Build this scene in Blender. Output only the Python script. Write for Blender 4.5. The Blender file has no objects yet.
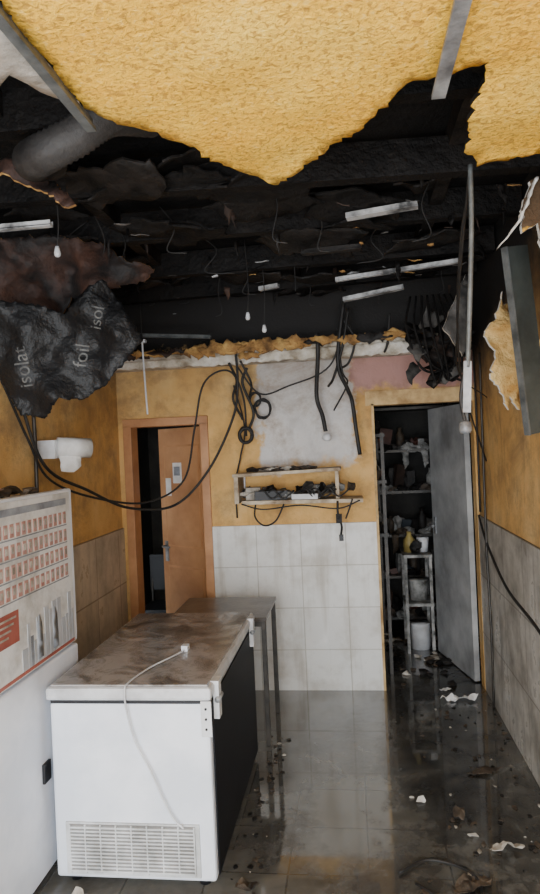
import bpy, bmesh, math, random
from mathutils import Vector, Matrix, noise, Euler
from mathutils.geometry import delaunay_2d_cdt
from mathutils.bvhtree import BVHTree
random.seed(7)
R=random.Random(11)

# ------------------------------------------------------------------ materials
def newmat(name):
    m=bpy.data.materials.new(name); m.use_nodes=True
    nt=m.node_tree; b=nt.nodes['Principled BSDF']
    return m,nt,b
def nd(nt,t,**k):
    n=nt.nodes.new(t)
    for a,v in k.items():
        setattr(n,a,v)
    return n
def ramp(nt,stops):
    r=nd(nt,'ShaderNodeValToRGB')
    e=r.color_ramp.elements
    while len(e)<len(stops): e.new(0.5)
    for i,(p,c) in enumerate(stops):
        e[i].position=p; e[i].color=(c[0],c[1],c[2],1)
    return r
def noisen(nt,pos,scale,detail=6,rough=.6,dist=0):
    n=nd(nt,'ShaderNodeTexNoise'); n.inputs['Scale'].default_value=scale
    n.inputs['Detail'].default_value=detail; n.inputs['Roughness'].default_value=rough
    n.inputs['Distortion'].default_value=dist
    nt.links.new(pos,n.inputs['Vector']); return n.outputs['Fac']
def mapr(nt,val,a,b,c=0,d=1):
    m=nd(nt,'ShaderNodeMapRange'); 
    nt.links.new(val,m.inputs[0])
    for i,x in enumerate((a,b,c,d)): m.inputs[i+1].default_value=x
    return m.outputs[0]
def math_(nt,op,a,b=None):
    m=nd(nt,'ShaderNodeMath',operation=op)
    for i,x in enumerate((a,b)):
        if x is None: continue
        if isinstance(x,(int,float)): m.inputs[i].default_value=x
        else: nt.links.new(x,m.inputs[i])
    return m.outputs[0]
def mix(nt,fac,a,b,blend='MIX'):
    m=nd(nt,'ShaderNodeMix',data_type='RGBA',blend_type=blend)
    for s,x in ((m.inputs[0],fac),(m.inputs[6],a),(m.inputs[7],b)):
        if isinstance(x,(int,float)): s.default_value=x
        elif isinstance(x,(tuple,list)): s.default_value=(x[0],x[1],x[2],1)
        else: nt.links.new(x,s)
    return m.outputs[2]
def bump(nt,b,h,strength,dist=.02):
    n=nd(nt,'ShaderNodeBump'); n.inputs['Strength'].default_value=strength
    n.inputs['Distance'].default_value=dist
    nt.links.new(h,n.inputs['Height']); nt.links.new(n.outputs[0],b.inputs['Normal'])
def geo(nt):
    g=nd(nt,'ShaderNodeNewGeometry'); return g.outputs['Position']
def sep(nt,p):
    s=nd(nt,'ShaderNodeSeparateXYZ'); nt.links.new(p,s.inputs[0]); return s.outputs
def stretch(nt,p,v):
    sv=nd(nt,'ShaderNodeVectorMath',operation='MULTIPLY'); sv.inputs[1].default_value=v
    nt.links.new(p,sv.inputs[0]); return sv.outputs[0]
def M(name,c1,c2,scale=6,rough=.7,metal=0,bs=.2,bscale=40,lo=.35,hi=.65,c3=None):
    m,nt,b=newmat(name); p=geo(nt)
    n=noisen(nt,p,scale)
    st=[(lo,c1),(hi,c2)]
    if c3: st=[(lo,c1),((lo+hi)/2,c3),(hi,c2)]
    r=ramp(nt,st); nt.links.new(n,r.inputs[0])
    nt.links.new(r.outputs[0],b.inputs['Base Color'])
    b.inputs['Roughness'].default_value=rough; b.inputs['Metallic'].default_value=metal
    if bs>0: bump(nt,b,noisen(nt,p,bscale,4),bs)
    return m

def mat_paint(name,kind):
    """ochre painted plaster with soot above a given height; back wall also has a bare plaster patch"""
    m,nt,b=newmat(name); p=geo(nt); s=sep(nt,p)
    n=noisen(nt,p,2.2); n2=noisen(nt,p,5.0,10,.72)
    r=ramp(nt,[(.3,(.56,.30,.085)),(.5,(.72,.43,.145)),(.72,(.80,.55,.25))]); nt.links.new(n,r.inputs[0])
    col=r.outputs[0]
    zz=math_(nt,'ADD',s[2],math_(nt,'MULTIPLY',math_(nt,'SUBTRACT',n2,.5),.6))
    if kind=='back':
        nb=math_(nt,'MULTIPLY',math_(nt,'SUBTRACT',noisen(nt,p,7.0),.5),.30)
        xx=math_(nt,'ADD',s[0],nb); zb=math_(nt,'ADD',s[2],nb)
        f=math_(nt,'MULTIPLY',math_(nt,'MULTIPLY',mapr(nt,xx,-.66,-.62),mapr(nt,xx,.06,.03)),mapr(nt,zb,1.58,1.66))
        pr=ramp(nt,[(.3,(.55,.52,.50)),(.6,(.78,.76,.74))]); nt.links.new(noisen(nt,p,5.0),pr.inputs[0])
        col=mix(nt,f,col,pr.outputs[0])
        f2=math_(nt,'MULTIPLY',mapr(nt,xx,.03,.06),mapr(nt,zb,2.10,2.14))
        col=mix(nt,f2,col,(.50,.27,.24))
    col=mix(nt,mapr(nt,n2,.48,.68,0,.6),col,(.27,.155,.065))
    col=mix(nt,mapr(nt,noisen(nt,p,1.3,8,.7,.8),.52,.66,0,.5),col,(.20,.13,.075))
    # smoke runs, strongest on the side wall
    k={'right':.6,'back':.25,'left':.3}[kind]
    runs=mapr(nt,noisen(nt,stretch(nt,p,(6,6,1.6)),1.0,8,.75,.6),.54,.72,0,k)
    col=mix(nt,runs,col,(.10,.07,.045))
    hz=mapr(nt,zz,1.85,2.45,0,{'right':.75,'back':.42,'left':.6}[kind]); col=mix(nt,hz,col,(.13,.09,.055))
    soot=mapr(nt,zz,2.42 if kind=='back' else 2.25,2.50 if kind=='back' else 2.55)
    if kind=='right': soot=mapr(nt,math_(nt,'ADD',zz,math_(nt,'MULTIPLY',s[1],.22)),3.0,3.4)
    col=mix(nt,soot,col,(.010,.008,.007))
    nt.links.new(col,b.inputs['Base Color']); b.inputs['Roughness'].default_value=.8
    bump(nt,b,noisen(nt,p,60,5),.25); return m

def mat_tiles(name,ax,w,h,c1,c2,mortar,rough=.25,dirtc=(.2,.17,.12),dirt=(.5,.8,.6),ox=0,oz=0,msize=.006,runk=.45):
    m,nt,b=newmat(name); p=geo(nt); s=sep(nt,p)
    c=nd(nt,'ShaderNodeCombineXYZ')
    a0=math_(nt,'ADD',s[ax[0]],ox); a1=math_(nt,'ADD',s[ax[1]],oz)
    nt.links.new(a0,c.inputs[0]); nt.links.new(a1,c.inputs[1])
    br=nd(nt,'ShaderNodeTexBrick'); br.offset=0; br.squash=1
    nt.links.new(c.outputs[0],br.inputs['Vector'])
    br.inputs['Color1'].default_value=(*c1,1); br.inputs['Color2'].default_value=(*c2,1)
    br.inputs['Mortar'].default_value=(*mortar,1)
    br.inputs['Scale'].default_value=1; br.inputs['Mortar Size'].default_value=msize
    br.inputs['Mortar Smooth'].default_value=.3
    br.inputs['Brick Width'].default_value=w; br.inputs['Row Height'].default_value=h
    n=noisen(nt,p,4.0,8,.65)
    col=mix(nt,mapr(nt,n,dirt[0],dirt[1],0,dirt[2]),br.outputs['Color'],dirtc)
    runs=mapr(nt,noisen(nt,stretch(nt,p,(12,12,1.0)),1.0,6),.52,.74,0,runk)
    col=mix(nt,runs,col,dirtc)
    nt.links.new(col,b.inputs['Base Color'])
    rr=mapr(nt,n,.35,.7,rough,rough+.3); nt.links.new(rr,b.inputs['Roughness'])
    bump(nt,b,math_(nt,'SUBTRACT',1.0,br.outputs['Fac']),.25,.004)
    return m

def mat_floor():
    m,nt,b=newmat('wet_floor'); p=geo(nt); s=sep(nt,p)
    br=nd(nt,'ShaderNodeTexBrick'); br.offset=0
    nt.links.new(p,br.inputs['Vector'])
    br.inputs['Color1'].default_value=(.120,.115,.100,1); br.inputs['Color2'].default_value=(.15,.143,.126,1)
    br.inputs['Mortar'].default_value=(.075,.07,.06,1)
    br.inputs['Scale'].default_value=1; br.inputs['Mortar Size'].default_value=.004
    br.inputs['Brick Width'].default_value=.33; br.inputs['Row Height'].default_value=.33
    n=noisen(nt,p,1.8,9,.64,.5); n2=noisen(nt,p,8,9,.72,.3)
    col=mix(nt,mapr(nt,n,.41,.59,0,.78),br.outputs['Color'],(.040,.036,.031))
    n3=math_(nt,'ADD',math_(nt,'ADD',math_(nt,'MULTIPLY',n2,.6),math_(nt,'MULTIPLY',n,.4)),math_(nt,'MULTIPLY',s[0],.15))
    col=mix(nt,mapr(nt,n3,.50,.61,0,.88),col,(.015,.013,.010))
    col=mix(nt,mapr(nt,noisen(nt,p,40,4),.66,.74,0,.35),col,(.24,.21,.16))
    nt.links.new(col,b.inputs['Base Color'])
    rr=mapr(nt,n3,.50,.70,.04,.38); nt.links.new(rr,b.inputs['Roughness'])
    b.inputs['Specular IOR Level'].default_value=.9
    b.inputs['Coat Weight'].default_value=.9; b.inputs['Coat Roughness'].default_value=.04; b.inputs['Coat IOR'].default_value=1.5
    hb=math_(nt,'MULTIPLY',n2,mapr(nt,n3,.48,.66,.06,.9))
    bump(nt,b,hb,.25,.012); return m

def mat_ceiling():
    m,nt,b=newmat('ochre_stucco_ceiling'); p=geo(nt)
    n=noisen(nt,p,2.5,5); sp=noisen(nt,p,70,2,.5,.9); s2=noisen(nt,p,34,3,.6,.5)
    r=ramp(nt,[(.3,(.84,.42,.025)),(.5,(.92,.53,.045)),(.72,(.96,.64,.10))]); nt.links.new(n,r.inputs[0])
    col=mix(nt,mapr(nt,s2,.52,.68,0,.30),r.outputs[0],(.70,.36,.04))
    col=mix(nt,mapr(nt,sp,.55,.60,0,.65),col,(.42,.21,.035))
    col=mix(nt,mapr(nt,sp,.40,.33,0,.3),col,(.98,.78,.32))
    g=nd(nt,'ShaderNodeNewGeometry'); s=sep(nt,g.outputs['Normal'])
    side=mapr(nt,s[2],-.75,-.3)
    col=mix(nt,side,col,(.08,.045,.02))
    nt.links.new(col,b.inputs['Base Color']); b.inputs['Roughness'].default_value=.85
    bump(nt,b,noisen(nt,p,60,4,.55,.5),.6,.010); return m

def mat_slab():
    m,nt,b=newmat('charred_slab'); p=geo(nt)
    n=noisen(nt,stretch(nt,p,(1.2,5,5)),1.6,9,.7,.6)
    r=ramp(nt,[(.42,(.003,.0025,.0025)),(.60,(.012,.010,.009)),(.74,(.05,.042,.037))]); nt.links.new(n,r.inputs[0])
    nt.links.new(r.outputs[0],b.inputs['Base Color']); b.inputs['Roughness'].default_value=.6
    b.inputs['Specular IOR Level'].default_value=.3
    bump(nt,b,noisen(nt,p,12,8,.7),1.0,.04); return m

SLAB=mat_slab()
def spec(m,v): m.node_tree.nodes['Principled BSDF'].inputs['Specular IOR Level'].default_value=v; return m
CHAR=spec(M('charred_black',(.0025,.002,.002),(.011,.009,.008),5,.7,bs=.8,bscale=25),.25)
CHAR2=spec(M('charred_grey',(.0045,.004,.0035),(.024,.020,.018),7,.6,bs=.7,bscale=20),.3)
ASH=M('ash_grey',(.018,.017,.016),(.11,.10,.09),9,.75,bs=.5,bscale=20)
DUCT=M('sooty_duct',(.008,.007,.007),(.042,.038,.036),5,.65,bs=.4,bscale=20)
BROWN=M('scorched_brown',(.006,.004,.003),(.05,.024,.014),5,.75,bs=.6,bscale=20)
MEMB=M('scorched_membrane_brown',(.006,.0035,.003),(.070,.028,.016),4.5,.75,bs=.8,bscale=14,lo=.42,hi=.68)
RUST=M('scorched_foam',(.14,.07,.025),(.58,.36,.12),9,.9,bs=.8,bscale=30,c3=(.36,.19,.06))
GALV=M('sooty_zinc',(.12,.12,.125),(.42,.43,.44),9,.5,.3,bs=.1)
GALVD=M('burnt_zinc',(.07,.07,.07),(.55,.55,.55),9,.6,.0,bs=.1,lo=.38,hi=.60)
ZINC=M('grey_zinc_profile',(.06,.065,.065),(.17,.18,.18),12,.5,.3,bs=.1)
GPANEL=M('green_grey_panel',(.025,.03,.028),(.07,.08,.072),4,.5,.1,bs=.1)
PLASTER=M('bare_plaster',(.24,.19,.13),(.76,.72,.66),6,.85,bs=.5,c3=(.56,.50,.41))
WHITEC=M('dirty_white_gypsum',(.42,.40,.36),(.70,.67,.62),4,.85,bs=.3)
GREYC=M('sooty_gypsum_ceiling',(.30,.27,.23),(.52,.48,.43),4,.85,bs=.3)
OCHRE=M('ochre_board',(.58,.33,.07),(.86,.58,.16),6,.85,bs=.8,bscale=50)
CREAM=M('cream_torn_board',(.48,.25,.06),(.86,.62,.26),8,.9,bs=.8,bscale=40)
FRAMEP=M('stained_frame_paint',(.34,.20,.08),(.72,.50,.24),7,.8,bs=.3)
WHITE=M('white_enamel',(.70,.73,.79),(.84,.86,.91),3,.35,bs=.02,lo=.4,hi=.6)
WHITED=M('grimy_enamel',(.46,.45,.45),(.76,.77,.79),5,.4,bs=.05)
SLAT=M('vent_slat_enamel',(.40,.40,.39),(.66,.66,.66),9,.5,bs=.05)
VGAP=M('vent_gap_shade_metal',(.14,.13,.12),(.26,.25,.24),9,.5,bs=.05)
BLACK=M('black_plastic',(.005,.005,.0065),(.012,.012,.015),6,.5,bs=.05)
SIDEP=spec(M('navy_black_side',(.003,.003,.005),(.010,.010,.014),3,.6,bs=.05),.3)
RUBBER=M('cable_rubber',(.006,.005,.005),(.022,.02,.018),10,.6,bs=.1)
WOODD=M('door_wood',(.38,.17,.065),(.56,.29,.13),3,.5,bs=.05)
WOODF=M('door_frame_wood',(.40,.18,.07),(.56,.28,.12),5,.5,bs=.05)
WOODS=M('pale_shelf_wood',(.22,.15,.09),(.66,.55,.40),9,.7,bs=.2)
PAPER=M('paper',(.62,.60,.56),(.86,.85,.84),8,.9,bs=.2)
BOARD=M('grimy_poster_paper',(.40,.38,.34),(.74,.73,.71),5,.6,bs=.1,lo=.3,hi=.55)
PAPERD=M('wet_paper',(.22,.19,.15),(.60,.55,.48),9,.7,bs=.3)
TABLEM=M('sooty_table_top',(.06,.045,.035),(.20,.16,.12),5,.3,bs=.1)
DARKM=M('dark_steel',(.020,.018,.015),(.07,.06,.05),9,.45,.3,bs=.1)
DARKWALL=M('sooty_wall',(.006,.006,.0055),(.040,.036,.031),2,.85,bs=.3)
GREYDOOR=M('grey_door_paint',(.18,.18,.18),(.48,.485,.485),2.2,.55,bs=.1)
PINKM=M('faded_pink_print',(.36,.16,.13),(.54,.33,.28),20,.6,bs=0)
REDM=M('red_print',(.28,.07,.05),(.40,.12,.085),8,.6,bs=0)
GREYP=M('grey_print',(.15,.16,.18),(.32,.34,.37),8,.6,bs=0)
GREYP2=M('pale_grey_print',(.36,.37,.39),(.50,.51,.53),8,.6,bs=0)
FAINT=M('faint_lettering',(.03,.03,.03),(.13,.13,.125),20,.7,bs=0)
BLUEM=M('sooty_blue',(.012,.016,.022),(.04,.05,.06),8,.5,bs=0)
REDB=M('sooty_red',(.05,.02,.015),(.11,.04,.025),8,.5,bs=0)
YEL=M('sooty_yellow',(.20,.14,.04),(.42,.32,.10),8,.5,bs=0)
SOOTW=M('sooty_white',(.05,.05,.045),(.38,.37,.35),12,.6,bs=.1)
FOIL=spec(M('black_foil',(.003,.003,.0035),(.012,.012,.013),4,.5,bs=.7,bscale=18),.3)
RAG=M('muddy_debris',(.02,.014,.01),(.10,.07,.045),14,.6,bs=.5)
PAVE=M('pavement',(.45,.44,.42),(.58,.57,.54),4,.9,bs=.2)
PAINT_B=mat_paint('ochre_paint_back','back'); PAINT_L=mat_paint('ochre_paint_left','left'); PAINT_R=mat_paint('ochre_paint_right','right')
TILE_B=mat_tiles('tiles_back',(0,2),.32,.30,(.74,.72,.68),(.78,.77,.73),(.50,.47,.41),ox=.06,oz=.01,dirtc=(.34,.28,.20),msize=.004,runk=.55,dirt=(.46,.76,.65))
TILE_R=mat_tiles('tiles_right',(1,2),.45,.405,(.56,.53,.47),(.60,.57,.52),(.24,.21,.17),ox=.1,dirt=(.40,.68,.75),dirtc=(.12,.10,.075),runk=.8,msize=.005)
TILE_L=mat_tiles('tiles_left',(1,2),.42,.40,(.54,.45,.33),(.60,.51,.38),(.30,.23,.15),ox=.1,dirt=(.42,.75,.7))
FLOORM=mat_floor(); CEIL=mat_ceiling()
def mat_lid():
    m,nt,b=newmat('muddy_lid'); p=geo(nt); s=sep(nt,p)
    n=noisen(nt,p,6.0,11,.75,.8)
    n=math_(nt,'ADD',n,mapr(nt,s[1],2.5,3.6,.06,-.04))
    r=ramp(nt,[(.36,(.055,.046,.040)),(.46,(.165,.15,.14)),(.58,(.40,.385,.38))]); nt.links.new(n,r.inputs[0])
    nt.links.new(r.outputs[0],b.inputs['Base Color'])
    nt.links.new(mapr(nt,n,.35,.65,.42,.10),b.inputs['Roughness']); return m
LID=mat_lid()

# ------------------------------------------------------------------ mesh builder
def catmull(pts,n=8):
    P=[Vector(p) for p in pts]
    if len(P)<3: return P
    Q=[P[0]*2-P[1]]+P+[P[-1]*2-P[-2]]
    out=[]
    for i in range(1,len(Q)-2):
        a,b,c,d=Q[i-1],Q[i],Q[i+1],Q[i+2]
        for k in range(n):
            t=k/n
            out.append(.5*((2*b)+(c-a)*t+(2*a-5*b+4*c-d)*t*t+(3*b-a-3*c+d)*t**3))
    out.append(P[-1]); return out
class B:
    def __init__(s): s.v=[];s.f=[];s.m=[];s.s=[];s.mats=[]
    def mi(s,mat):
        if mat not in s.mats: s.mats.append(mat)
        return s.mats.index(mat)
    def add(s,vs,fs,mat,smooth=False):
        o=len(s.v); i=s.mi(mat)
        s.v+= [Vector(v) for v in vs]
        for f in fs: s.f.append([o+k for k in f]); s.m.append(i); s.s.append(smooth)
    def box(s,x0,x1,y0,y1,z0,z1,mat,T=None):
        vs=[Vector((x,y,z)) for x in (x0,x1) for y in (y0,y1) for z in (z0,z1)]
        if T: vs=[T@v for v in vs]
        s.add(vs,[(0,1,3,2),(4,6,7,5),(0,4,5,1),(2,3,7,6),(0,2,6,4),(1,5,7,3)],mat)
    def ring(s,pts,r,mat,n=8,closed=False,caps=True):
        P=[Vector(p) for p in pts]; N=len(P); vs=[]
        prev=None
        for i in range(N):
            a=P[i-1] if (i>0 or closed) else P[i]; c=P[(i+1)%N] if (i<N-1 or closed) else P[i]
            t=(c-a); t=t.normalized() if t.length>1e-9 else Vector((0,0,1))
            if prev is None:
                q=Vector((1,0,0)) if abs(t.x)<.8 else Vector((0,1,0))
            else: q=prev
            q=(q-t*q.dot(t)); q=q.normalized() if q.length>1e-6 else t.orthogonal().normalized()
            prev=q; w=t.cross(q)
            rr=r[i] if isinstance(r,(list,tuple)) else r
            for k in range(n):
                an=2*math.pi*k/n; vs.append(P[i]+q*math.cos(an)*rr+w*math.sin(an)*rr)
        fs=[]
        for i in range(N if closed else N-1):
            j=(i+1)%N
            for k in range(n):
                l=(k+1)%n; fs.append((i*n+k,i*n+l,j*n+l,j*n+k))
        if caps and not closed:
            fs.append(tuple(range(n-1,-1,-1))); fs.append(tuple((N-1)*n+k for k in range(n)))
        s.add(vs,fs,mat,True)
    def tube(s,pts,r,mat,n=7,res=8): s.ring(catmull(pts,res),r,mat,n)
    def cyl(s,p0,p1,r,mat,n=20,r1=None):
        s.ring([p0,p1],[r,r if r1 is None else r1],mat,n)
    def lathe(s,c,prof,mat,n=18):
        vs=[];fs=[]
        for (r,z) in prof:
            for k in range(n):
                an=2*math.pi*k/n; vs.append((c[0]+r*math.cos(an),c[1]+r*math.sin(an),c[2]+z))
        for i in range(len(prof)-1):
            for k in range(n):
                l=(k+1)%n; fs.append((i*n+k,i*n+l,(i+1)*n+l,(i+1)*n+k))
        fs.append(tuple(range(n-1,-1,-1))); fs.append(tuple((len(prof)-1)*n+k for k in range(n)))
        s.add(vs,fs,mat,True)
    def sheet(s,pts,O,U,V,mat,sp=.05,amp=.02,ns=4,jit=.01,th=.01,fold=None,back=None,step=None,smooth=True,edge=None):
        O=Vector(O);U=Vector(U).normalized();V=Vector(V);V=(V-U*V.dot(U)).normalized();W=U.cross(V)
        out=[]
        st=step or sp*.6
        for i in range(len(pts)):
            a=Vector(pts[i]);b=Vector(pts[(i+1)%len(pts)])
            k=max(1,int((b-a).length/st))
            for j in range(k):
                p=a.lerp(b,j/k)
                if jit: p=p+Vector((R.uniform(-jit,jit),R.uniform(-jit,jit)))
                out.append(p)
        n=len(out)
        xs=[p.x for p in out];ys=[p.y for p in out]
        inner=[]
        x=min(xs)
        while x<max(xs):
            y=min(ys)
            while y<max(ys):
                inner.append(Vector((x+R.uniform(-.3,.3)*sp,y+R.uniform(-.3,.3)*sp))); y+=sp
            x+=sp
        r=delaunay_2d_cdt(out+inner,[(i,(i+1)%n) for i in range(n)],[],1,1e-5)
        vv,fs=r[0],r[2]
        used=sorted({i for f in fs for i in f}); mp={u:i for i,u in enumerate(used)}
        off=Vector((R.uniform(0,50),R.uniform(0,50),0))
        top=[]
        for u in used:
            p=vv[u]; h=amp*noise.noise(Vector((p.x*ns,p.y*ns,0))+off)+amp*.5*noise.noise(Vector((p.x*ns*2.7,p.y*ns*2.7,3))+off)
            if fold: h+=fold(p.x,p.y)
            top.append(O+U*p.x+V*p.y+W*h)
        m=len(top)
        F=[tuple(mp[i] for i in f) for f in fs]
        ec={}
        for f in F:
            for i in range(len(f)):
                e=(f[i],f[(i+1)%len(f)]); ec[e]=1
        sides=[e for e in ec if (e[1],e[0]) not in ec]
        bot=[v-W*th for v in top]
        s.add(top,F,mat,smooth)
        s.add(bot,[tuple(reversed(f)) for f in F],back or mat,smooth)
        o=len(s.v)-2*m; i2=s.mi(edge or mat)
        for a,b in sides: s.f.append([o+b,o+a,o+a+m,o+b+m]); s.m.append(i2); s.s.append(False)
        return top,F,W
    def crumple(s,c,sz,mat,n=2,seed=0):
        bm=bmesh.new(); bmesh.ops.create_icosphere(bm,subdivisions=n,radius=1)
        off=Vector((R.uniform(0,90),R.uniform(0,90),0)); vs=[]
        for v in bm.verts:
            k=1+.9*noise.noise(v.co*1.6+off)+.4*noise.noise(v.co*4+off)
            q=v.co*k; vs.append((c[0]+q.x*sz[0],c[1]+q.y*sz[1],max(c[2]-sz[2]*.9,c[2]+q.z*sz[2])))
        fs=[[v.index for v in f.verts] for f in bm.faces]; bm.free()
        s.add(vs,fs,mat,False)
    def build(s,name,parent=None,bevel=0):
        me=bpy.data.meshes.new(name)
        xs=[v.x for v in s.v];ys=[v.y for v in s.v];zs=[v.z for v in s.v]
        c=Vector(((min(xs)+max(xs))/2,(min(ys)+max(ys))/2,min(zs)))
        me.from_pydata([v-c for v in s.v],[],s.f)
        for m in s.mats: me.materials.append(m)
        for p,i,sm in zip(me.polygons,s.m,s.s): p.material_index=i; p.use_smooth=sm
        me.update()
        o=bpy.data.objects.new(name,me); bpy.context.collection.objects.link(o); o.location=c
        if parent: 
            o.parent=parent; o.location=c-parent.location
        if bevel:
            b=o.modifiers.new('bevel','BEVEL'); b.width=bevel; b.segments=2; b.limit_method='ANGLE'; b.angle_limit=math.radians(50)
        return o
def RZ(cx,cy,a): return Matrix.Translation((cx,cy,0))@Matrix.Rotation(a,4,'Z')
def T3(c,e): return Matrix.Translation(c)@Euler(e).to_matrix().to_4x4()

XL,XR,YB,YF=-1.70,.87,4.65,-.7
ZC,ZS=2.60,2.95
# ------------------------------------------------------------------ room shell
b=B(); b.box(XL-.3,XR+.6,YF,6.75,-.12,0,FLOORM); b.build('floor')
b=B(); b.box(-6,6,-8,YF,-.14,-.02,PAVE); b.build('pavement')
b=B(); b.box(XL-.12,XL,YF,YB+.12,0,ZS,PAINT_L); b.box(XL,XL+.012,YF,YB,0,1.2,TILE_L); b.build('wall_left')
b=B(); b.box(XR,XR+.12,YF,YB+.12,0,ZS,PAINT_R); b.box(XR-.012,XR,YF,YB,0,1.215,TILE_R); b.build('wall_right')
D1=(-1.61,-1.07,1.95); D2=(.165,.855,2.02)
b=B()
b.box(XL,D1[0],YB,YB+.12,0,ZS,PAINT_B)
b.box(D1[0],D1[1],YB,YB+.12,D1[2],ZS,PAINT_B)
b.box(D1[1],D2[0],YB,YB+.12,0,ZS,PAINT_B)
b.box(D2[0],XR,YB,YB+.12,D2[2],ZS,PAINT_B)
b.box(D2[1],XR,YB,YB+.12,0,D2[2],PAINT_B)
b.box(-1.02,.165,YB-.014,YB,0,1.19,TILE_B)
b.build('wall_back')
b=B(); b.box(XL-.12,XR+.12,YF,YB+.12,ZS,ZS+.15,SLAB); b.build('roof_slab')
# suspended ceiling remains
yp=[(-.6,YF),(.869,YF),(.869,2.12),(.72,2.03),(.587,2.03),(.43,2.065),(.382,1.98),(.347,1.74),(.346,1.511),(.2465,1.554),(.168,1.571),(.125,1.644),(.065,1.758),(-.018,1.84),(-.113,1.977),(-.2,2.07),(-.283,1.98),(-.356,1.879),(-.408,1.729),(-.483,1.656),(-.56,1.608),(-.6,1.5)]
b=B(); b.sheet(yp,(0,0,ZC),(1,0,0),(0,1,0),CHAR2,sp=.05,amp=.012,ns=5,jit=.010,th=.014,back=CEIL,step=.018)
wp=[(XL+.001,YF),(-.605,YF),(-.605,1.50),(-.7,1.36),(-.85,1.42),(-1.05,1.30),(-1.3,1.35),(XL+.001,1.4)]
b.sheet(wp,(0,0,ZC),(1,0,0),(0,1,0),CHAR2,sp=.08,amp=.01,ns=4,jit=.008,th=.014,back=GREYC,step=.03)
b.build('ceiling')
b=B(); b.box(.228,.260,-.6,1.58,ZC-.045,ZC-.035,GALV); b.box(.240,.246,-.6,1.58,ZC-.035,ZC-.012,GALV); b.build('ceiling_profile')
b=B(); b.box(-.616,-.592,-.6,1.56,ZC-.045,ZC-.035,ZINC); b.box(-.606,-.600,-.6,1.56,ZC-.035,ZC-.012,ZINC); b.build('ceiling_profile')

# ------------------------------------------------------------------ burnt cavity
b=B()
for y in (2.05,2.55,3.15,3.8,4.3):
    z=2.80+R.uniform(-.03,.03)
    T=T3((-.4,y,z+.06),(0,R.uniform(-.03,.03),R.uniform(-.05,.05)))
    b.box(-1.28,1.25,-.03,.03,-.07,.07,CHAR,T)
for x in (-1.1,-.3,.45):
    b.box(x-.03,x+.03,1.6,4.6,2.86,2.94,CHAR2)
b.build('charred_ceiling_joists')
def strip(b,x0,x1,y0,y1,z0,z1,mat,w=.03):
    a=Vector((x0,y0,z0));c=Vector((x1,y1,z1)); d=c-a; L=d.length
    T=Matrix.Translation(a)@d.to_track_quat('X','Z').to_matrix().to_4x4()
    b.box(0,L,-w/2,w/2,-.004,.004,mat,T); b.box(0,L,-w/2,-w/2+.003,0,.02,mat,T); b.box(0,L,w/2-.003,w/2,0,.02,mat,T)
b=B()
strip(b,-.04,.66,3.82,3.72,2.70,2.73,GALVD,.03)
strip(b,.03,.34,2.95,2.9,2.76,2.77,GALVD,.05)
strip(b,-1.62,-1.2,2.6,2.6,2.72,2.72,GALVD,.03)
strip(b,.0,.36,4.0,3.95,2.62,2.66,GALVD,.05)
strip(b,-.5,-.38,3.9,3.85,2.70,2.70,GALVD,.03)
strip(b,-.2,.1,3.3,3.25,2.72,2.71,CHAR2,.04)
strip(b,-1.5,-.9,4.35,4.3,2.56,2.5,ZINC,.03)
b.build('bent_ceiling_profiles')
def blob(w,h,k=9):
    return [(math.cos(2*math.pi*i/k)*w*R.uniform(.45,1.05),math.sin(2*math.pi*i/k)*h*R.uniform(.45,1.05)) for i in range(k)]
b=B()
for i in range(34):   # sagging charred boards
    x=R.uniform(-1.4,.6); y=R.uniform(2.3,4.45); z=R.uniform(2.76,2.88)
    e=Euler((R.uniform(-.22,.22),R.uniform(-.18,.18),R.uniform(-.5,.5)))
    U=e.to_matrix()@Vector((1,0,0)); V=e.to_matrix()@Vector((0,1,0))
    w=R.uniform(.15,.40);h=w*R.uniform(.25,.7)
    b.sheet(blob(w,h,12),(x,y,z),U,V,R.choice([CHAR,CHAR,SLAB,SLAB,CHAR2,CHAR,CHAR2]),sp=.05,amp=.04,ns=5,jit=.014,th=.008)
for i in range(34):   # thin hanging shreds
    x=R.uniform(-1.5,.75); y=R.uniform(2.6,4.5); z=R.uniform(2.72,2.87); L=R.uniform(.04,.13)
    w=R.uniform(.004,.020)
    b.sheet([(-w,0),(w,0),(w*.7,-L*.6),(0,-L),(-w*.8,-L*.5)],(x,y,z),(1,R.uniform(-.9,.9),0),(R.uniform(-.6,.6),R.uniform(-.4,.4),1),R.choice([CHAR,CHAR2,CHAR,BROWN,CHAR2]),sp=.03,amp=.03,ns=9,jit=.005,th=.004)
for i in range(30):   # small pale flakes of lining
    x=R.uniform(-1.3,.7); y=R.uniform(2.6,4.4); z=R.uniform(2.68,2.78)
    b.sheet(blob(R.uniform(.01,.05),R.uniform(.006,.02),7),(x,y,z),(1,R.uniform(-.4,.4),R.uniform(-.2,.2)),(0,1,R.uniform(-.5,.5)),R.choice([ASH,ASH,RUST,GALVD,BROWN]),sp=.02,amp=.02,ns=9,jit=.003,th=.003)
for i in range(18):   # dangling wires
    x=R.uniform(-1.4,.7); y=R.uniform(2.6,4.4); L=R.uniform(.1,.3); k=R.uniform(-.12,.12)
    b.tube([(x,y,2.90),(x+k,y,2.90-L*.5),(x+k*.4,y,2.90-L),(x+k*1.8,y,2.90-L*1.1)],.0035,RUBBER,5,5)
b.build('charred_ceiling_debris')
b=B()
x=-1.5
while x<.55:   # burnt foam strip along the whole beam, thickest left of centre
    w=R.uniform(.09,.2); th=.055 if -1.0<x<-.35 else R.uniform(.025,.04)
    b.sheet(blob(w,th,11),(x,4.355,2.445+.012*x),(1,.1,0),(0,.2,1),RUST if -1.05<x<-.35 else R.choice([BROWN,RUST,RUST,CHAR2]),sp=.03,amp=.05,ns=8,jit=.014,th=.015)
    x+=w*.8
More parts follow.
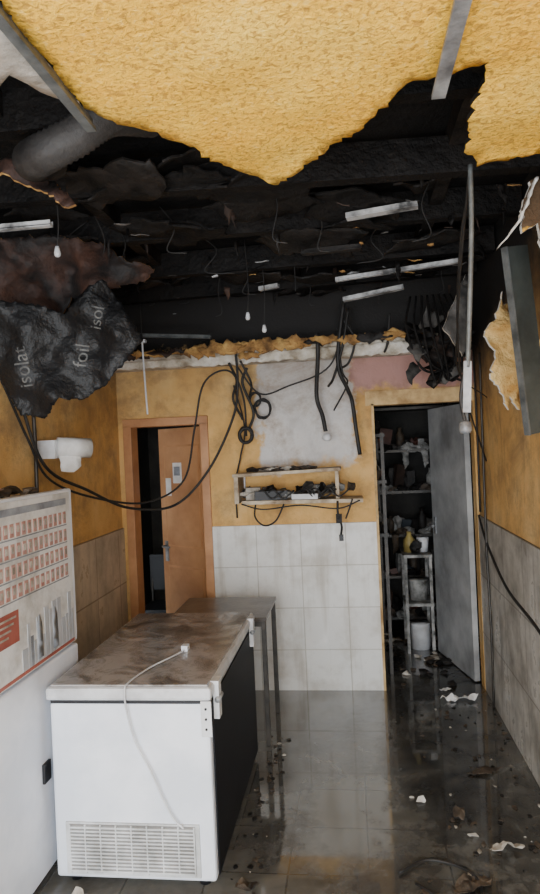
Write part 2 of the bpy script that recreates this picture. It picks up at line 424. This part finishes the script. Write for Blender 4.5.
b.sheet(blob(.10,.035,10),(-.64,4.33,2.375),(1,.1,0),(0,.2,1),RUST,sp=.03,amp=.04,ns=8,jit=.012,th=.015)
b.build('scorched_insulation_foam')
b=B()
b.sheet([(-1.6,-.045),(-1.2,-.04),(-.8,-.05),(-.3,-.04),(.2,-.045),(.7,-.04),(.7,.03),(.3,.045),(-.1,.035),(-.5,.05),(-.9,.03),(-1.3,.045),(-1.6,.035)],(-.06,4.46,2.385),(1,0,0),(0,0,1),PLASTER,sp=.04,amp=.02,ns=8,jit=.009,th=.03)
b.box(XL,.80,4.47,4.648,2.35,2.42,PLASTER); b.cyl((XL,4.42,2.40),(.72,4.42,2.44),.018,PLASTER,12); b.build('cornice_beam')
b=B()
for i in range(24):
    x=R.uniform(.42,.72);z=R.uniform(2.12,2.55); 
    b.sheet(blob(R.uniform(.05,.14),R.uniform(.04,.12)),(x,R.uniform(4.1,4.35),z),(1,R.uniform(-.6,.6),R.uniform(-.4,.4)),(0,.3,1),R.choice([CHAR,CHAR2,CHAR,BROWN,ASH]),sp=.04,amp=.08,ns=8,jit=.01,th=.006)
for i in range(8):
    b.tube([(.42+.035*i,4.2,2.66),(.38+.05*i,4.12,2.45),(.46+.04*i,4.1,2.15+R.uniform(-.05,.1)),(.6,4.15,2.2),(.7,4.2,2.45)],.008,CHAR)
b.build('burnt_insulation_bundle')
b=B()
pts=catmull([(-1.05,2.3,2.84),(-1.00,2.05,2.73),(-.92,1.93,2.69),(-.8,1.92,2.73),(-.70,1.95,2.80),(-.6,2.1,2.86)],14)
b.ring(pts,[.056+.006*(i%2) for i in range(len(pts))],DUCT,18); b.build('flexible_duct')

# ------------------------------------------------------------------ left hanging sheets
sheet_parts=B()
tri=lambda t: 2*abs(2*(t-math.floor(t+.5)))-1
fold=lambda x,y: .022*tri(x*2.3+y*1.2)+.012*tri(x*5.1-y*2.2)+.014*tri(x*3.0+y*4.1)
pts=[(-.36,.06),(-.22,.09),(-.06,.06),(.02,.02),(.10,.10),(.20,.17),(.27,.06),(.36,-.10),(.29,-.18),(.18,-.29),(.07,-.36),(-.02,-.34),(-.10,-.43),(-.22,-.41),(-.27,-.31),(-.34,-.18)]
SO=Vector((-1.24,2.72,2.35));
top,F,W=sheet_parts.sheet(pts,SO,(1,.12,0),(0,-.15,1),FOIL,sp=.020,amp=.03,ns=5,jit=.006,th=.004,fold=fold)
bvh=BVHTree.FromPolygons([tuple(v) for v in top],F)
SU=Vector((1,.12,0)).normalized(); SV=Vector((0,-.15,1)); SV=(SV-SU*SV.dot(SU)).normalized()
def text_on(b,s,cx,cy,size,ang,mat):
    c=bpy.data.curves.new('lettering','FONT'); c.body=s; c.size=size; c.align_x='CENTER'; c.align_y='CENTER'
    t=bpy.data.objects.new('lettering',c); bpy.context.collection.objects.link(t)
    bpy.context.view_layer.update()
    me=bpy.data.meshes.new_from_object(t.evaluated_get(bpy.context.evaluated_depsgraph_get()))
    bm=bmesh.new(); bm.from_mesh(me); bmesh.ops.triangulate(bm,faces=bm.faces[:])
    bmesh.ops.subdivide_edges(bm,edges=[e for e in bm.edges if e.calc_length()>size*.25],cuts=2)
    bmesh.ops.triangulate(bm,faces=bm.faces[:])
    vs=[];ca,sa=math.cos(ang),math.sin(ang)
    for v in bm.verts:
        x=cx+v.co.x*ca-v.co.y*sa; y=cy+v.co.x*sa+v.co.y*ca
        o=SO+SU*x+SV*y+W*.5
        hit=bvh.ray_cast(o,-W)[0]
        vs.append((hit if hit else SO+SU*x+SV*y)+W*.003)
    bm.verts.index_update()
    b.add(vs,[[v.index for v in f.verts] for f in bm.faces],mat)
    bm.free(); bpy.data.objects.remove(t)
try:
    text_on(sheet_parts,'isolat',-.17,-.20,.085,math.radians(95),FAINT)
    text_on(sheet_parts,'foil',.08,-.16,.085,math.radians(80),FAINT)
    text_on(sheet_parts,'isol',.17,-.0,.075,math.radians(75),FAINT)
except Exception as ex: print('text',ex)
sheet_parts.build('hanging_plastic_sheet')
b=B()
f2=lambda x,y: .06*math.sin(x*11-y*9)+.03*math.sin(x*24+y*13)
b.sheet([(-.42,.20),(-.3,.22),(-.05,.20),(.18,.12),(.35,.02),(.30,-.03),(.12,-.05),(.02,-.12),(-.08,-.08),(-.16,-.22),(-.22,-.30),(-.34,-.20),(-.42,-.05)],(-1.22,2.95,2.58),(1,0,0),(0,-.35,1),MEMB,sp=.025,amp=.08,ns=7,jit=.010,th=.006,fold=f2,edge=RUST)
b.sheet([(-.16,.14),(-.05,.13),(.05,.05),(.13,-.06),(.11,-.08),(.02,.0),(-.08,.06),(-.16,.09)],(-1.02,2.12,2.66),(1,.1,0),(0,.3,1),MEMB,sp=.025,amp=.05,ns=8,jit=.005,th=.010,edge=RUST)
b.build('scorched_membrane')

# ------------------------------------------------------------------ right hanging boards & conduit
b=B()
b.box(-.055,.055,-.008,.008,-.72,0,GPANEL,T3((.655,2.57,2.47),(.05,-.15,.5)))
b.box(-.06,-.052,-.018,.01,-.72,0,ZINC,T3((.655,2.57,2.47),(.05,-.15,.5)))
b.build('hanging_metal_panel')
b=B()
b.sheet([(.0,.16),(.05,.27),(.08,.14),(.13,-.0),(.10,-.08),(.07,-.27),(.035,-.20),(.02,-.26),(-.02,-.16),(-.07,-.12),(-.03,-.02),(-.06,.08)],(.68,3.0,2.13),(1,.35,0),(0,.1,1),CREAM,sp=.025,amp=.04,ns=8,jit=.009,th=.012,back=WHITEC,edge=WHITEC)
b.sheet([(-.05,.1),(.07,.12),(.09,-.05),(.03,-.22),(-.02,-.12)],(.76,2.7,2.02),(1,.6,0),(0,-.2,1),CREAM,sp=.03,amp=.02,ns=6,jit=.006,th=.012,back=OCHRE,edge=WHITEC)
b.sheet([(-.04,.03),(-.08,-.08),(-.095,-.16),(-.04,-.13),(0,-.36),(.16,-.42),(.16,.03)],(.69,2.30,2.585),(1,.2,0),(0,.1,1),CEIL,sp=.03,amp=.02,ns=6,jit=.008,th=.014,back=WHITEC,edge=WHITEC)
b.sheet([(.0,.03),(-.08,-.13),(-.15,-.21),(-.10,-.165),(-.065,-.12),(.01,.03)],(.66,2.27,2.585),(1,.2,0),(0,.1,1),WHITEC,sp=.03,amp=.02,ns=6,jit=.004,th=.015)
b.sheet([(-.05,.12),(.02,.14),(.06,.0),(.03,-.13),(-.03,-.08)],(.80,3.4,2.28),(1,.8,0),(0,-.1,1),CREAM,sp=.03,amp=.03,ns=8,jit=.008,th=.012,back=WHITEC,edge=WHITEC)
b.build('torn_gypsum_board')
b=B()
b.sheet([(-.10,-.05),(.0,.14),(.06,.24),(.06,-.1),(0,-.2)],(.60,3.5,2.38),(1,.2,0),(0,.1,1),ASH,sp=.03,amp=.03,ns=6,jit=.005,th=.01,back=PLASTER,edge=PLASTER)
b.build('broken_ceiling_panel')
b=B()
b.tube([(.41,2.09,2.60),(.405,2.09,2.4),(.385,2.09,2.1),(.375,2.09,1.97)],.008,ZINC)
b.box(-.012,.012,-.006,.006,-.16,0,GALV,T3((.375,2.09,1.99),(0,.06,0)))
b.tube([(.37,2.09,1.98),(.352,2.1,1.88),(.36,2.09,1.80)],.006,RUBBER)
b.lathe((.36,2.09,1.765),[(.008,.04),(.018,.034),(.02,.01),(.014,0)],GALV,14)
b.build('hanging_conduit')
b=B(); b.tube([(.41,2.12,2.58),(.46,2.7,2.3),(.60,3.6,2.1),(.86,4.2,2.0)],.004,RUBBER)
b.tube([(.43,2.2,2.60),(.44,2.5,2.45),(.5,3.0,2.2),(.66,3.8,2.0),(.86,4.3,1.6)],.005,RUBBER)
b.build('loose_wire')
for (x,y,z0,z1) in ((-.55,3.7,2.85,2.53),(-.47,3.8,2.85,2.47),(-1.18,2.6,2.85,2.63)):
    b=B(); b.tube([(x,y,z0+.1),(x+.01,y,(z0+z1)/2),(x,y,z1-.01)],.003,RUBBER)
    b.lathe((x,y,z1-.045),[(.006,0),(.012,.006),(.014,.016),(.011,.032),(.008,.045)],WHITED,14); b.build('hanging_light_bulb')
b=B(); b.tube([(-1.375,4.3,2.94),(-1.375,4.3,2.52)],.003,RUBBER); b.tube([(-1.375,4.3,2.52),(-1.37,4.3,2.3),(-1.36,4.3,2.01)],.006,WHITE); b.box(-1.40,-1.35,4.28,4.32,2.50,2.52,WHITE); b.build('hanging_white_rod')

# ------------------------------------------------------------------ cables
b=B()
b.tube([(-1.68,2.75,2.5),(-1.64,2.9,2.31),(-1.64,3.1,2.04),(-1.62,3.3,1.70),(-1.56,3.7,1.543),(-1.444,4.1,1.393),(-1.21,4.35,1.381),(-.977,4.40,1.608),(-.793,4.40,1.95),(-.746,4.40,2.19),(-.75,4.38,2.5)],.009,RUBBER)
b.tube([(-1.68,2.7,2.42),(-1.66,2.95,2.15),(-1.66,3.2,1.85),(-1.64,3.4,1.62),(-1.52,3.8,1.48),(-1.35,4.2,1.42),(-1.14,4.35,1.55),(-1.058,4.38,1.89),(-.99,4.38,2.18),(-.88,4.38,2.28),(-.77,4.38,2.26),(-.715,4.45,2.08),(-.72,4.52,1.835)],.007,RUBBER)
b.tube([(-.80,4.55,2.2),(-.74,4.58,1.9),(-.78,4.6,1.7),(-.83,4.62,1.5),(-.83,4.62,1.25)],.006,RUBBER)
b.build('electrical_cable')
def coil(name,c,r,turns,w):
    b=B(); P=[]
    for i in range(turns*9+1):
        a=2*math.pi*i/9; rr=r*(1+R.uniform(-.12,.12)); P.append((c[0]+rr*math.cos(a),c[1]+.012*math.sin(i*.9),c[2]+rr*1.15*math.sin(a)))
    b.ring(catmull(P,4),w,RUBBER,6); return b.build(name)
coil('coiled_cable',(-.72,4.5,1.84),.045,6,.010)
coil('coiled_cable',(-.60,4.54,2.02),.055,3,.007)
coil('coiled_cable',(-.65,4.54,2.09),.04,3,.006)
b=B()
b.tube([(-.75,4.40,2.32),(-.6,4.42,2.12),(-.4,4.42,2.16),(-.11,4.40,2.28),(0,4.38,2.6)],.006,RUBBER)
b.tube([(-.19,4.38,2.50),(-.188,4.40,2.36),(-.214,4.5,2.09),(-.18,4.5,1.95),(-.163,4.5,1.84)],.015,RUBBER)
b.tube([(.0,4.36,2.7),(-.056,4.38,2.30),(.0,4.45,2.12),(.027,4.5,2.04),(.045,4.5,1.85),(.064,4.5,1.67)],.014,RUBBER)
b.tube([(.03,4.36,2.65),(-.02,4.36,2.4),(-.09,4.42,2.2),(-.13,4.5,2.15)],.009,RUBBER)
b.tube([(-.05,4.38,2.5),(-.03,4.40,2.24),(.0,4.5,2.16),(-.1,4.5,1.98)],.006,RUBBER)
b.tube([(-.02,4.38,2.6),(.06,4.38,2.45),(.02,4.40,2.3),(-.04,4.45,2.26)],.008,RUBBER)
b.tube([(.3,4.38,2.6),(.28,4.40,2.42),(.26,4.45,2.36),(.32,4.40,2.5)],.008,RUBBER)
b.tube([(-.72,4.40,2.35),(-.66,4.45,2.2),(-.68,4.5,2.12)],.008,RUBBER)
b.tube([(-.80,4.40,2.34),(-.76,4.45,2.22),(-.80,4.5,2.1),(-.74,4.52,1.95)],.009,RUBBER)
b.tube([(-.68,4.42,2.30),(-.72,4.45,2.2),(-.66,4.5,2.0),(-.70,4.52,1.88)],.010,RUBBER)
b.build('hanging_cables')
b=B(); b.lathe((-.155,4.5,1.775),[(.012,.05),(.03,.04),(.032,.015),(.02,0)],WHITED,14); b.build('lamp_holder')
b=B(); b.tube([(.858,4.60,1.215),(.855,4.34,1.053),(.855,3.85,.88),(.855,3.26,.82),(.855,2.6,.70)],.010,RUBBER,6)
b.tube([(.858,4.35,2.3),(.85,4.34,1.6),(.85,4.36,1.0),(.85,4.33,.5),(.85,4.35,.0)],.008,DARKM,8)
b.tube([(.858,4.55,2.35),(.85,4.5,1.9),(.85,4.52,1.25)],.007,RUBBER,8)
b.build('wall_cable')
b=B(); b.tube([(-1.685,3.3,2.4),(-1.68,3.32,1.8),(-1.68,3.3,1.1),(-1.68,3.32,.4)],.011,DARKM); b.build('wall_conduit')

# ------------------------------------------------------------------ doors
b=B()
x0,x1,zt=D1
for (a,c) in ((x0-.05,x0+.012),(x1-.012,x1+.05)): b.box(a,c,YB-.02,YB+.13,0,zt+.0,WOODF)
b.box(x0-.05,x1+.05,YB-.02,YB+.13,zt-.012,zt+.05,WOODF)
b.build('door_frame',bevel=.004)
b=B(); T=RZ(x1-.014,YB+.125,math.radians(-34))
b.box(-.53,0,0,.035,.01,1.93,WOODD,T)
b.box(-.47,-.06,-.004,0,.12,.85,WOODF,T)
b.box(-.47,-.06,-.004,0,1.0,1.80,WOODF,T)
b.box(-.455,-.075,-.007,-.003,.135,.835,WOODD,T)
b.box(-.455,-.075,-.007,-.003,1.015,1.785,WOODD,T)
b.box(-.49,-.46,-.012,-.0,.88,1.04,GALV,T)
b.tube([T@Vector(p) for p in ((-.475,-.01,1.0),(-.475,-.05,1.0),(-.39,-.052,1.0))],.008,GALV)
b.box(-.36,-.26,-.011,-.007,1.50,1.66,PAPER,T)
b.box(-.345,-.275,-.013,-.0105,1.56,1.63,GREYP,T)
b.box(-.45,-.39,-.011,-.007,1.40,1.54,PAPER,T)
b.build('door_1')
b=B()
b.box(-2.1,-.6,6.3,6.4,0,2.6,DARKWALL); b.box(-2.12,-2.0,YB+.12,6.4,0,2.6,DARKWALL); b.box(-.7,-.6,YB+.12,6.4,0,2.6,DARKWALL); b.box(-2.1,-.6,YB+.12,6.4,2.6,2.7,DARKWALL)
b.build('wall_side_room')
b=B()
b.box(-1.78,-1.42,5.15,5.5,.42,.46,BLACK)
for x in (-1.76,-1.44):
    b.tube([(x,5.49,0),(x,5.48,.45),(x,5.53,.86)],.012,DARKM); b.tube([(x,5.17,0),(x,5.17,.43)],.012,DARKM)
b.box(-1.78,-1.42,5.49,5.52,.55,.86,BLACK)
b.build('folding_chair',bevel=.01)
# storage room
b=B()
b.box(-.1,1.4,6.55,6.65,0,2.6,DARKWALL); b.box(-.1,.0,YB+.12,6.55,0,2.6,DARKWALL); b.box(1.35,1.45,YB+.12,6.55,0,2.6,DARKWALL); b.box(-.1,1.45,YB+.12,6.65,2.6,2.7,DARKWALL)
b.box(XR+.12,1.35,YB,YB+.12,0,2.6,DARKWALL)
b.build('wall_storage_room')
b=B()
b.box(D2[0]-.006,D2[0]+.012,YB-.018,YB+.13,0,D2[2],FRAMEP)
b.box(D2[0]-.045,XR,YB-.018,YB+.13,D2[2]-.01,D2[2]+.09,FRAMEP)
b.build('door_frame')
b=B(); T=RZ(D2[1]-.006,YB+.14,math.radians(103))
b.box(0,.72,0,.04,.01,2.0,GREYDOOR,T); b.box(.64,.68,.04,.048,.98,1.12,GALV,T)
b.tube([T@Vector(p) for p in ((.66,.045,1.05),(.66,.09,1.05),(.58,.09,1.05))],.008,GALV)
b.build('door_2')
COLS=[SOOTW,SOOTW,BLUEM,REDB,RAG,ASH,CHAR2,RAG,CHAR,ASH,CHAR2,BROWN,SOOTW]
def item(b,x,y,z,w,h):
    m=R.choice(COLS); k=R.random()
    if k<.25: b.box(-w/2,w/2,-w*.4,w*.4,0,h,m,T3((x,y,z),(0,R.uniform(-.3,.3),R.uniform(-.5,.5))))
    elif k<.45:
        r=min(w/2,.04); b.lathe((x,y,z),[(r,0),(r,h*.65),(r*.45,h*.82),(r*.4,h)],m,12)
    else: b.crumple((x,y,z+h*.4),(w*.6,w*.5,h*.45),m)
b=B()
for x in (.16,.92):
    for y in (6.1,6.45): b.box(x-.015,x+.015,y-.015,y+.015,0,2.15,DARKM)
for z in (.12,.50,.88,1.28,1.66,2.05): b.box(.15,.93,6.08,6.47,z-.012,z+.012,DARKM)
b.build('metal_shelving_unit')
b=B()
for z in (.132,.512,.892,1.292,1.672):
    x=.2
    while x<.88:
        w=R.uniform(.04,.12);h=R.uniform(.05,.27)
        item(b,x+w/2,6.18+R.uniform(0,.08),z,w,h)
        if R.random()<.6: b.crumple((x,6.12,z+.01),(.06,.04,.045),R.choice([CHAR,SOOTW,RAG,CHAR]))
        if R.random()<.3: b.sheet([(-.03,0),(.04,0),(.03,-.14),(-.01,-.18)],(x,6.07,z),(1,.2,0),(0,0,1),R.choice([CHAR,RAG,SOOTW]),sp=.03,amp=.03,jit=.006,th=.004)
        x+=w*.8
b.build('shelf_supplies')
b=B()
for z in (1.05,1.45,1.8): b.box(.002,.26,4.95,6.0,z-.012,z+.012,DARKM)
for y in (4.97,5.98):b.box(.225,.25,y-.012,y+.012,0,1.82,DARKM)
b.build('storage_rack')
b=B()
for z in (1.062,1.462,1.812):
    y=5.0
    while y<5.9:
        w=R.uniform(.05,.13);h=R.uniform(.06,.2)
        item(b,.17,y+w/2,z,w,h); y+=w*.9
b.build('stacked_containers')
b=B()
for x in (.41,.61):
    for y in (5.45,5.75): b.box(x-.012,x+.012,y-.012,y+.012,0,.80,SOOTW)
for z in (.40,.80): b.box(.395,.625,5.43,5.77,z-.012,z+.012,SOOTW)
b.build('small_utility_stand')
b=B(); b.lathe((.52,5.6,.412),[(.07,0),(.085,.16),(.09,.17)],SOOTW); b.build('plastic_bucket')
b=B(); b.lathe((.52,5.6,0),[(.08,0),(.082,.2),(.084,.21)],WHITED); b.build('plastic_bucket')
b=B(); b.lathe((.46,5.6,.812),[(.05,0),(.05,.1),(.02,.14),(.02,.17)],YEL); b.lathe((.57,5.6,.812),[(.04,0),(.05,.08),(.05,.12)],WHITED);  b.crumple((.51,5.52,.86),(.05,.04,.05),CHAR2); b.build('jars')

# ------------------------------------------------------------------ back-wall shelf
b=B()
b.box(-.37,.37,-.12,.12,-.011,.011,WOODS,T3((-.44,4.50,1.572),(0,-.025,0)))
b.box(-.41,.41,-.13,.13,-.013,.013,WOODS,T3((-.34,4.50,1.372),(0,.012,0)))
b.box(-.80,-.77,4.38,4.62,1.37,1.56,WOODS); b.box(-.11,-.085,4.40,4.62,1.38,1.57,WOODS)
b.build('wall_shelf',bevel=.002)
b=B()
b.box(-.11,.11,-.07,.07,0,.06,BLACK,T3((-.56,4.45,1.39),(0,0,.2)))
b.box(-.09,.09,-.06,.06,0,.035,WHITED,T3((-.31,4.43,1.388),(0,.0,-.15)))
b.box(-.05,.05,-.05,.05,0,.085,PAPERD,T3((-.68,4.47,1.39),(0,0,.1)))
b.build('electronics_boxes')
b=B()
for i in range(34):
    x=R.uniform(-.72,-.0); b.crumple((x,R.uniform(4.42,4.57),1.400+R.uniform(0,.06)),(R.uniform(.02,.06),.04,R.uniform(.012,.045)),R.choice([CHAR,CHAR2,ASH,RAG,SOOTW,PAPERD]))
for i in range(12):
    x=R.uniform(-.75,-.2); b.crumple((x,4.46,1.596),(R.uniform(.03,.09),.05,.016),R.choice([RAG,PAPERD,CHAR2,BROWN,PAPERD]))
for i in range(6):
    x=R.uniform(-.7,-.1); b.tube([(x,4.40,1.42),(x+.06,4.36,1.46),(x+.12,4.37,1.40),(x+.2,4.38,1.45)],.006,RUBBER,6,5)
b.build('shelf_debris')
b=B()
b.tube([(-.66,4.42,1.37),(-.66,4.36,1.28),(-.6,4.36,1.22),(-.52,4.36,1.25),(-.46,4.37,1.36)],.006,RUBBER)
b.tube([(-.10,4.37,1.37),(-.10,4.36,1.28),(-.08,4.38,1.20),(-.09,4.4,1.12)],.008,RUBBER)
b.tube([(.0,4.37,1.38),(-.03,4.36,1.30),(-.05,4.36,1.25)],.006,RUBBER)
b.box(-.115,-.075,4.36,4.40,1.22,1.28,CHAR2); b.box(-.10,-.07,4.37,4.40,1.10,1.14,BLACK)
b.tube([(-.75,4.36,1.37),(-.6,4.36,1.33),(-.35,4.36,1.35),(-.1,4.36,1.32),(.05,4.36,1.37)],.005,RUBBER)
b.build('dangling_wires')
b=B(); b.box(-.84,-.76,YB-.03,YB,1.46,1.54,WHITE); b.box(-.825,-.775,YB-.034,YB-.029,1.475,1.525,WHITED); b.build('wall_socket',bevel=.004)
b=B()
b.cyl((-1.585,3.38,1.80),(-1.45,3.50,1.79),.055,PAPER,24); b.cyl((-1.451,3.499,1.79),(-1.4485,3.5015,1.7898),.022,BLACK,16)
b.box(-1.69,-1.585,3.35,3.40,1.74,1.84,WHITED); b.sheet([(-.06,0),(.06,0),(.065,-.10),(.02,-.13),(-.05,-.12)],(-1.525,3.40,1.79),(.17,.16,0),(0,0,1),PAPER,sp=.04,amp=.01,th=.002,jit=.003)
b.build('paper_towel_roll')

# ------------------------------------------------------------------ chest freezer
fz=bpy.data.objects.new('chest_freezer',None); bpy.context.collection.objects.link(fz); fz.location=(-.93,3.08,0)
X0,X1,Y0,Y1=-1.265,-.60,2.52,3.66
b=B(); b.box(X0,X1,Y0,Y1,.035,.745,WHITE)
b.build('body',fz,.012)
b=B(); b.box(X1,X1+.006,Y0+.04,Y1-.02,.04,.742,SIDEP); b.build('side_panel',fz)
b=B(); b.box(X0-.012,X1+.012,Y0-.015,Y1+.01,.758,.812,WHITED); b.build('lid_rim',fz,.014)
b=B(); b.box(X0+.004,X1-.004,Y0+.005,Y1-.008,.806,.818,LID); b.build('lid_top',fz,.004)
b=B(); b.box(X0+.005,X1-.005,Y0,Y1,.744,.759,BLACK); b.build('gasket',fz)
b=B(); b.box(X0+.05,X1-.06,Y0-.008,Y0+.002,.055,.265,SLAT)
for i in range(13):
    z=.07+i*.0145
    b.box(X0+.07,X1-.08,Y0-.016,Y0-.008,z,z+.007,SLAT)
    b.box(X0+.07,X1-.08,Y0-.0095,Y0-.0078,z+.007,z+.0145,VGAP)
for i in range(9):
    x=X0+.07+i*(X1-X0-.15)/8; b.box(x-.003,x+.003,Y0-.017,Y0-.008,.065,.26,SLAT)
b.build('vent_grille',fz)
b=B()
for y in (Y0+.06,Y1-.14):
    b.box(X1+.006,X1+.028,y,y+.05,.66,.80,WHITED); b.cyl((X1+.024,y-.01,.74),(X1+.024,y+.06,.74),.012,GALV,12); b.box(X1-.005,X1+.03,y-.005,y+.055,.80,.815,WHITED)
b.box(X1-.03,X1+.012,Y0-.017,Y0-.012,.62,.76,WHITED)
for z in (.65,.69,.73): b.cyl((X1-.01,Y0-.02,z),(X1-.01,Y0-.015,z),.005,BLACK,10)
b.build('hinges',fz)
b=B()
for x in (X0+.06,X1-.06):
    for y in (Y0+.06,Y1-.06): b.cyl((x,y,0),(x,y,.04),.025,BLACK,12)
b.build('feet',fz)
b=B()
b.tube([(-.80,2.95,.825),(-.84,2.85,.825),(-.90,2.70,.825),(-.93,2.53,.826),(-.935,2.495,.80),(-.93,2.498,.72),(-.90,2.498,.60),(-.84,2.498,.48),(-.80,2.498,.38),(-.76,2.498,.30),(-.72,2.497,.26)],.0038,WHITED)
b.box(-.82,-.79,2.94,2.98,.819,.845,WHITE); b.cyl((-.812,2.98,.832),(-.812,3.0,.832),.003,GALV,8); b.cyl((-.798,2.98,.832),(-.798,3.0,.832),.003,GALV,8)
b.build('power_cord',fz)
# ------------------------------------------------------------------ refrigerator with poster
rf=bpy.data.objects.new('refrigerator',None); bpy.context.collection.objects.link(rf); rf.location=(-1.48,2.48,0)
b=B(); b.box(-1.68,-1.34,2.05,2.9,.03,1.58,WHITE); b.build('cabinet',rf,.01)
b=B(); b.box(-1.338,-1.30,2.05,2.9,.895,1.60,WHITE); b.build('upper_door',rf,.01)
b=B(); b.box(-1.338,-1.30,2.05,2.9,.05,.880,WHITE); b.build('lower_door',rf,.01)
b=B(); b.box(-1.30,-1.288,2.50,2.56,.42,.50,BLACK); b.box(-1.30,-1.28,2.08,2.10,.95,1.2,BLACK); b.build('handles',rf,.003)
b=B(); xf=-1.299
b.box(xf,xf+.003,2.07,2.86,.90,1.585,BOARD)
for r in range(4):
    z=1.46-r*.078
    for k in range(15):
        y=2.14+k*.046
        b.box(xf+.003,xf+.005,y,y+.030,z-.012,z+.040,PINKM); b.box(xf+.005,xf+.006,y+.006,y+.024,z+.004,z+.03,PAPERD)
    b.box(xf+.003,xf+.0045,2.14,2.82,z-.022,z-.017,GREYP)
b.box(xf+.003,xf+.005,2.16,2.82,1.532,1.56,GREYP)
b.box(xf+.003,xf+.006,2.15,2.36,1.05,1.17,REDM)
for i in range(4): b.box(xf+.006,xf+.007,2.2,2.34-.02*i,1.145-i*.022,1.153-i*.022,PAPERD)
y=2.38
while y<2.84:
    w=R.uniform(.02,.05);h=R.uniform(.05,.2)
    b.box(xf+.003,xf+.005,y,min(y+w,2.85),.92,.94+h,R.choice([GREYP,GREYP2,GREYP2])); y+=w+.004
for k in range(2): b.sheet([(0,0),(.05,0),(.045,.14),(.025,.18),(.005,.14)],(xf+.006,2.50+.14*k,.93),(0,1,0),(0,0,1),GREYP,sp=.05,amp=0,jit=0,th=.001)
b.box(xf+.003,xf+.005,2.10,2.85,.905,.918,REDM)
b.build('poster',rf)
b=B()
for i in range(12): b.crumple((R.uniform(-1.6,-1.36),2.15+i*.06,1.602),(R.uniform(.03,.06),.05,.018),R.choice([PAPERD,RAG,PINKM,CHAR2,RAG]))
b.build('clutter',rf)

# ------------------------------------------------------------------ table behind freezer
tb=B()
tb.box(-1.12,-.53,3.75,4.28,.735,.758,TABLEM); tb.box(-1.10,-.55,3.77,4.26,.70,.735,DARKM)
for x in (-1.10,-.55):
    for y in (3.78,4.25): tb.box(x-.014,x+.014,y-.014,y+.014,0,.735,DARKM)
tb.build('metal_table',bevel=.003)

# ------------------------------------------------------------------ floor debris
b=B()
for i in range(260):
    t=R.random()
    if t<.5: x,y=R.gauss(.62,.16),R.uniform(1.9,4.4)
    elif t<.75: x,y=R.uniform(-.56,-.44),R.uniform(2.35,3.9)
    else: x,y=R.uniform(.2,.8),R.uniform(2.0,2.9)
    x=min(.83,x)
    s=R.uniform(.003,.015); b.crumple((x,y,s*.3),(s,s*R.uniform(.5,1.6),s*.35),R.choice([RAG,RAG,CHAR2,RAG,CHAR,RAG,RAG,PAPERD]),1)
for i in range(50):
    x,y=R.uniform(.25,.8),R.uniform(4.7,6.0); s=R.uniform(.02,.05); b.crumple((x,y,s*.4),(s,s,s*.45),R.choice([RAG,CHAR2,CHAR,CHAR,RAG,PAPERD]),1)
b.build('floor_debris')
def paper(name,c,w,h,rot,mat,amp=.05):
    b=B(); U=(math.cos(rot),math.sin(rot),0); V=(-math.sin(rot),math.cos(rot),0)
    b.sheet(blob(w,h,8),(c[0],c[1],c[2]+amp*.55),U,V,mat,sp=.02,amp=amp,ns=14,jit=.004,th=.002,smooth=False); b.build(name)
paper('crumpled_paper',(.58,2.84,.0),.10,.04,.1,PAPERD,.04)
paper('crumpled_paper',(.46,2.93,.0),.035,.02,.6,PAPER,.02)
paper('crumpled_paper',(.26,3.2,.0),.035,.025,.2,PAPER,.02)
paper('crumpled_paper',(.66,4.45,.0),.14,.045,.0,PAPER,.04)
paper('crumpled_paper',(.58,4.62,.0),.07,.03,.5,PAPER,.03)
paper('wet_rag',(.40,2.60,.0),.12,.05,.5,RAG,.03)
paper('wet_rag',(.42,3.08,.0),.05,.04,1.5,RAG,.03)
paper('wet_rag',(.15,2.45,.0),.10,.05,.3,RAG,.03)
paper('wet_rag',(.62,3.5,.0),.10,.05,.3,RAG,.02)
paper('wet_rag',(-.50,2.55,.0),.07,.05,.3,RAG,.04)
paper('crumpled_paper',(-1.15,2.40,.0),.08,.04,.3,PAPERD,.05)
paper('crumpled_paper',(-.95,2.38,.0),.06,.03,.9,PAPERD,.04)
b=B(); b.tube([(.18,2.6,.008),(.3,2.5,.01),(.42,2.55,.008),(.40,2.68,.01),(.25,2.75,.008),(.12,2.66,.01)],.006,RUBBER); b.build('floor_cable')

# ------------------------------------------------------------------ light
w=bpy.data.worlds.new('World'); bpy.context.scene.world=w; w.use_nodes=True
bg=w.node_tree.nodes['Background']; bg.inputs[0].default_value=(.84,.92,1,1); bg.inputs[1].default_value=3.8
l=bpy.data.lights.new('shopfront_daylight','AREA'); l.shape='RECTANGLE'; l.size=2.5; l.size_y=2.0; l.energy=158; l.color=(.92,.96,1)
o=bpy.data.objects.new('shopfront_daylight',l); bpy.context.collection.objects.link(o); o.location=(-.4,-.9,1.25); o.rotation_euler=(math.radians(91),0,0)
l=bpy.data.lights.new('storage_room_fill','POINT'); l.energy=1.0; l.shadow_soft_size=.15  # added weak fill to brighten the storage room, no fixture there
o=bpy.data.objects.new('storage_room_fill',l); bpy.context.collection.objects.link(o); o.location=(.5,5.2,2.4)

# ------------------------------------------------------------------ camera
cam=bpy.data.cameras.new('camera'); co=bpy.data.objects.new('camera',cam); bpy.context.collection.objects.link(co)
cam.sensor_fit='VERTICAL'; cam.sensor_height=36; cam.lens=36*650/894; cam.clip_start=.05
Mx=Matrix.Translation((0,0,1.75))@Matrix.Rotation(math.atan(.1231),4,'Z')@Matrix.Rotation(math.radians(90),4,'X')@Matrix.Rotation(-.045,4,'Z')
co.matrix_world=Mx
bpy.context.scene.camera=co
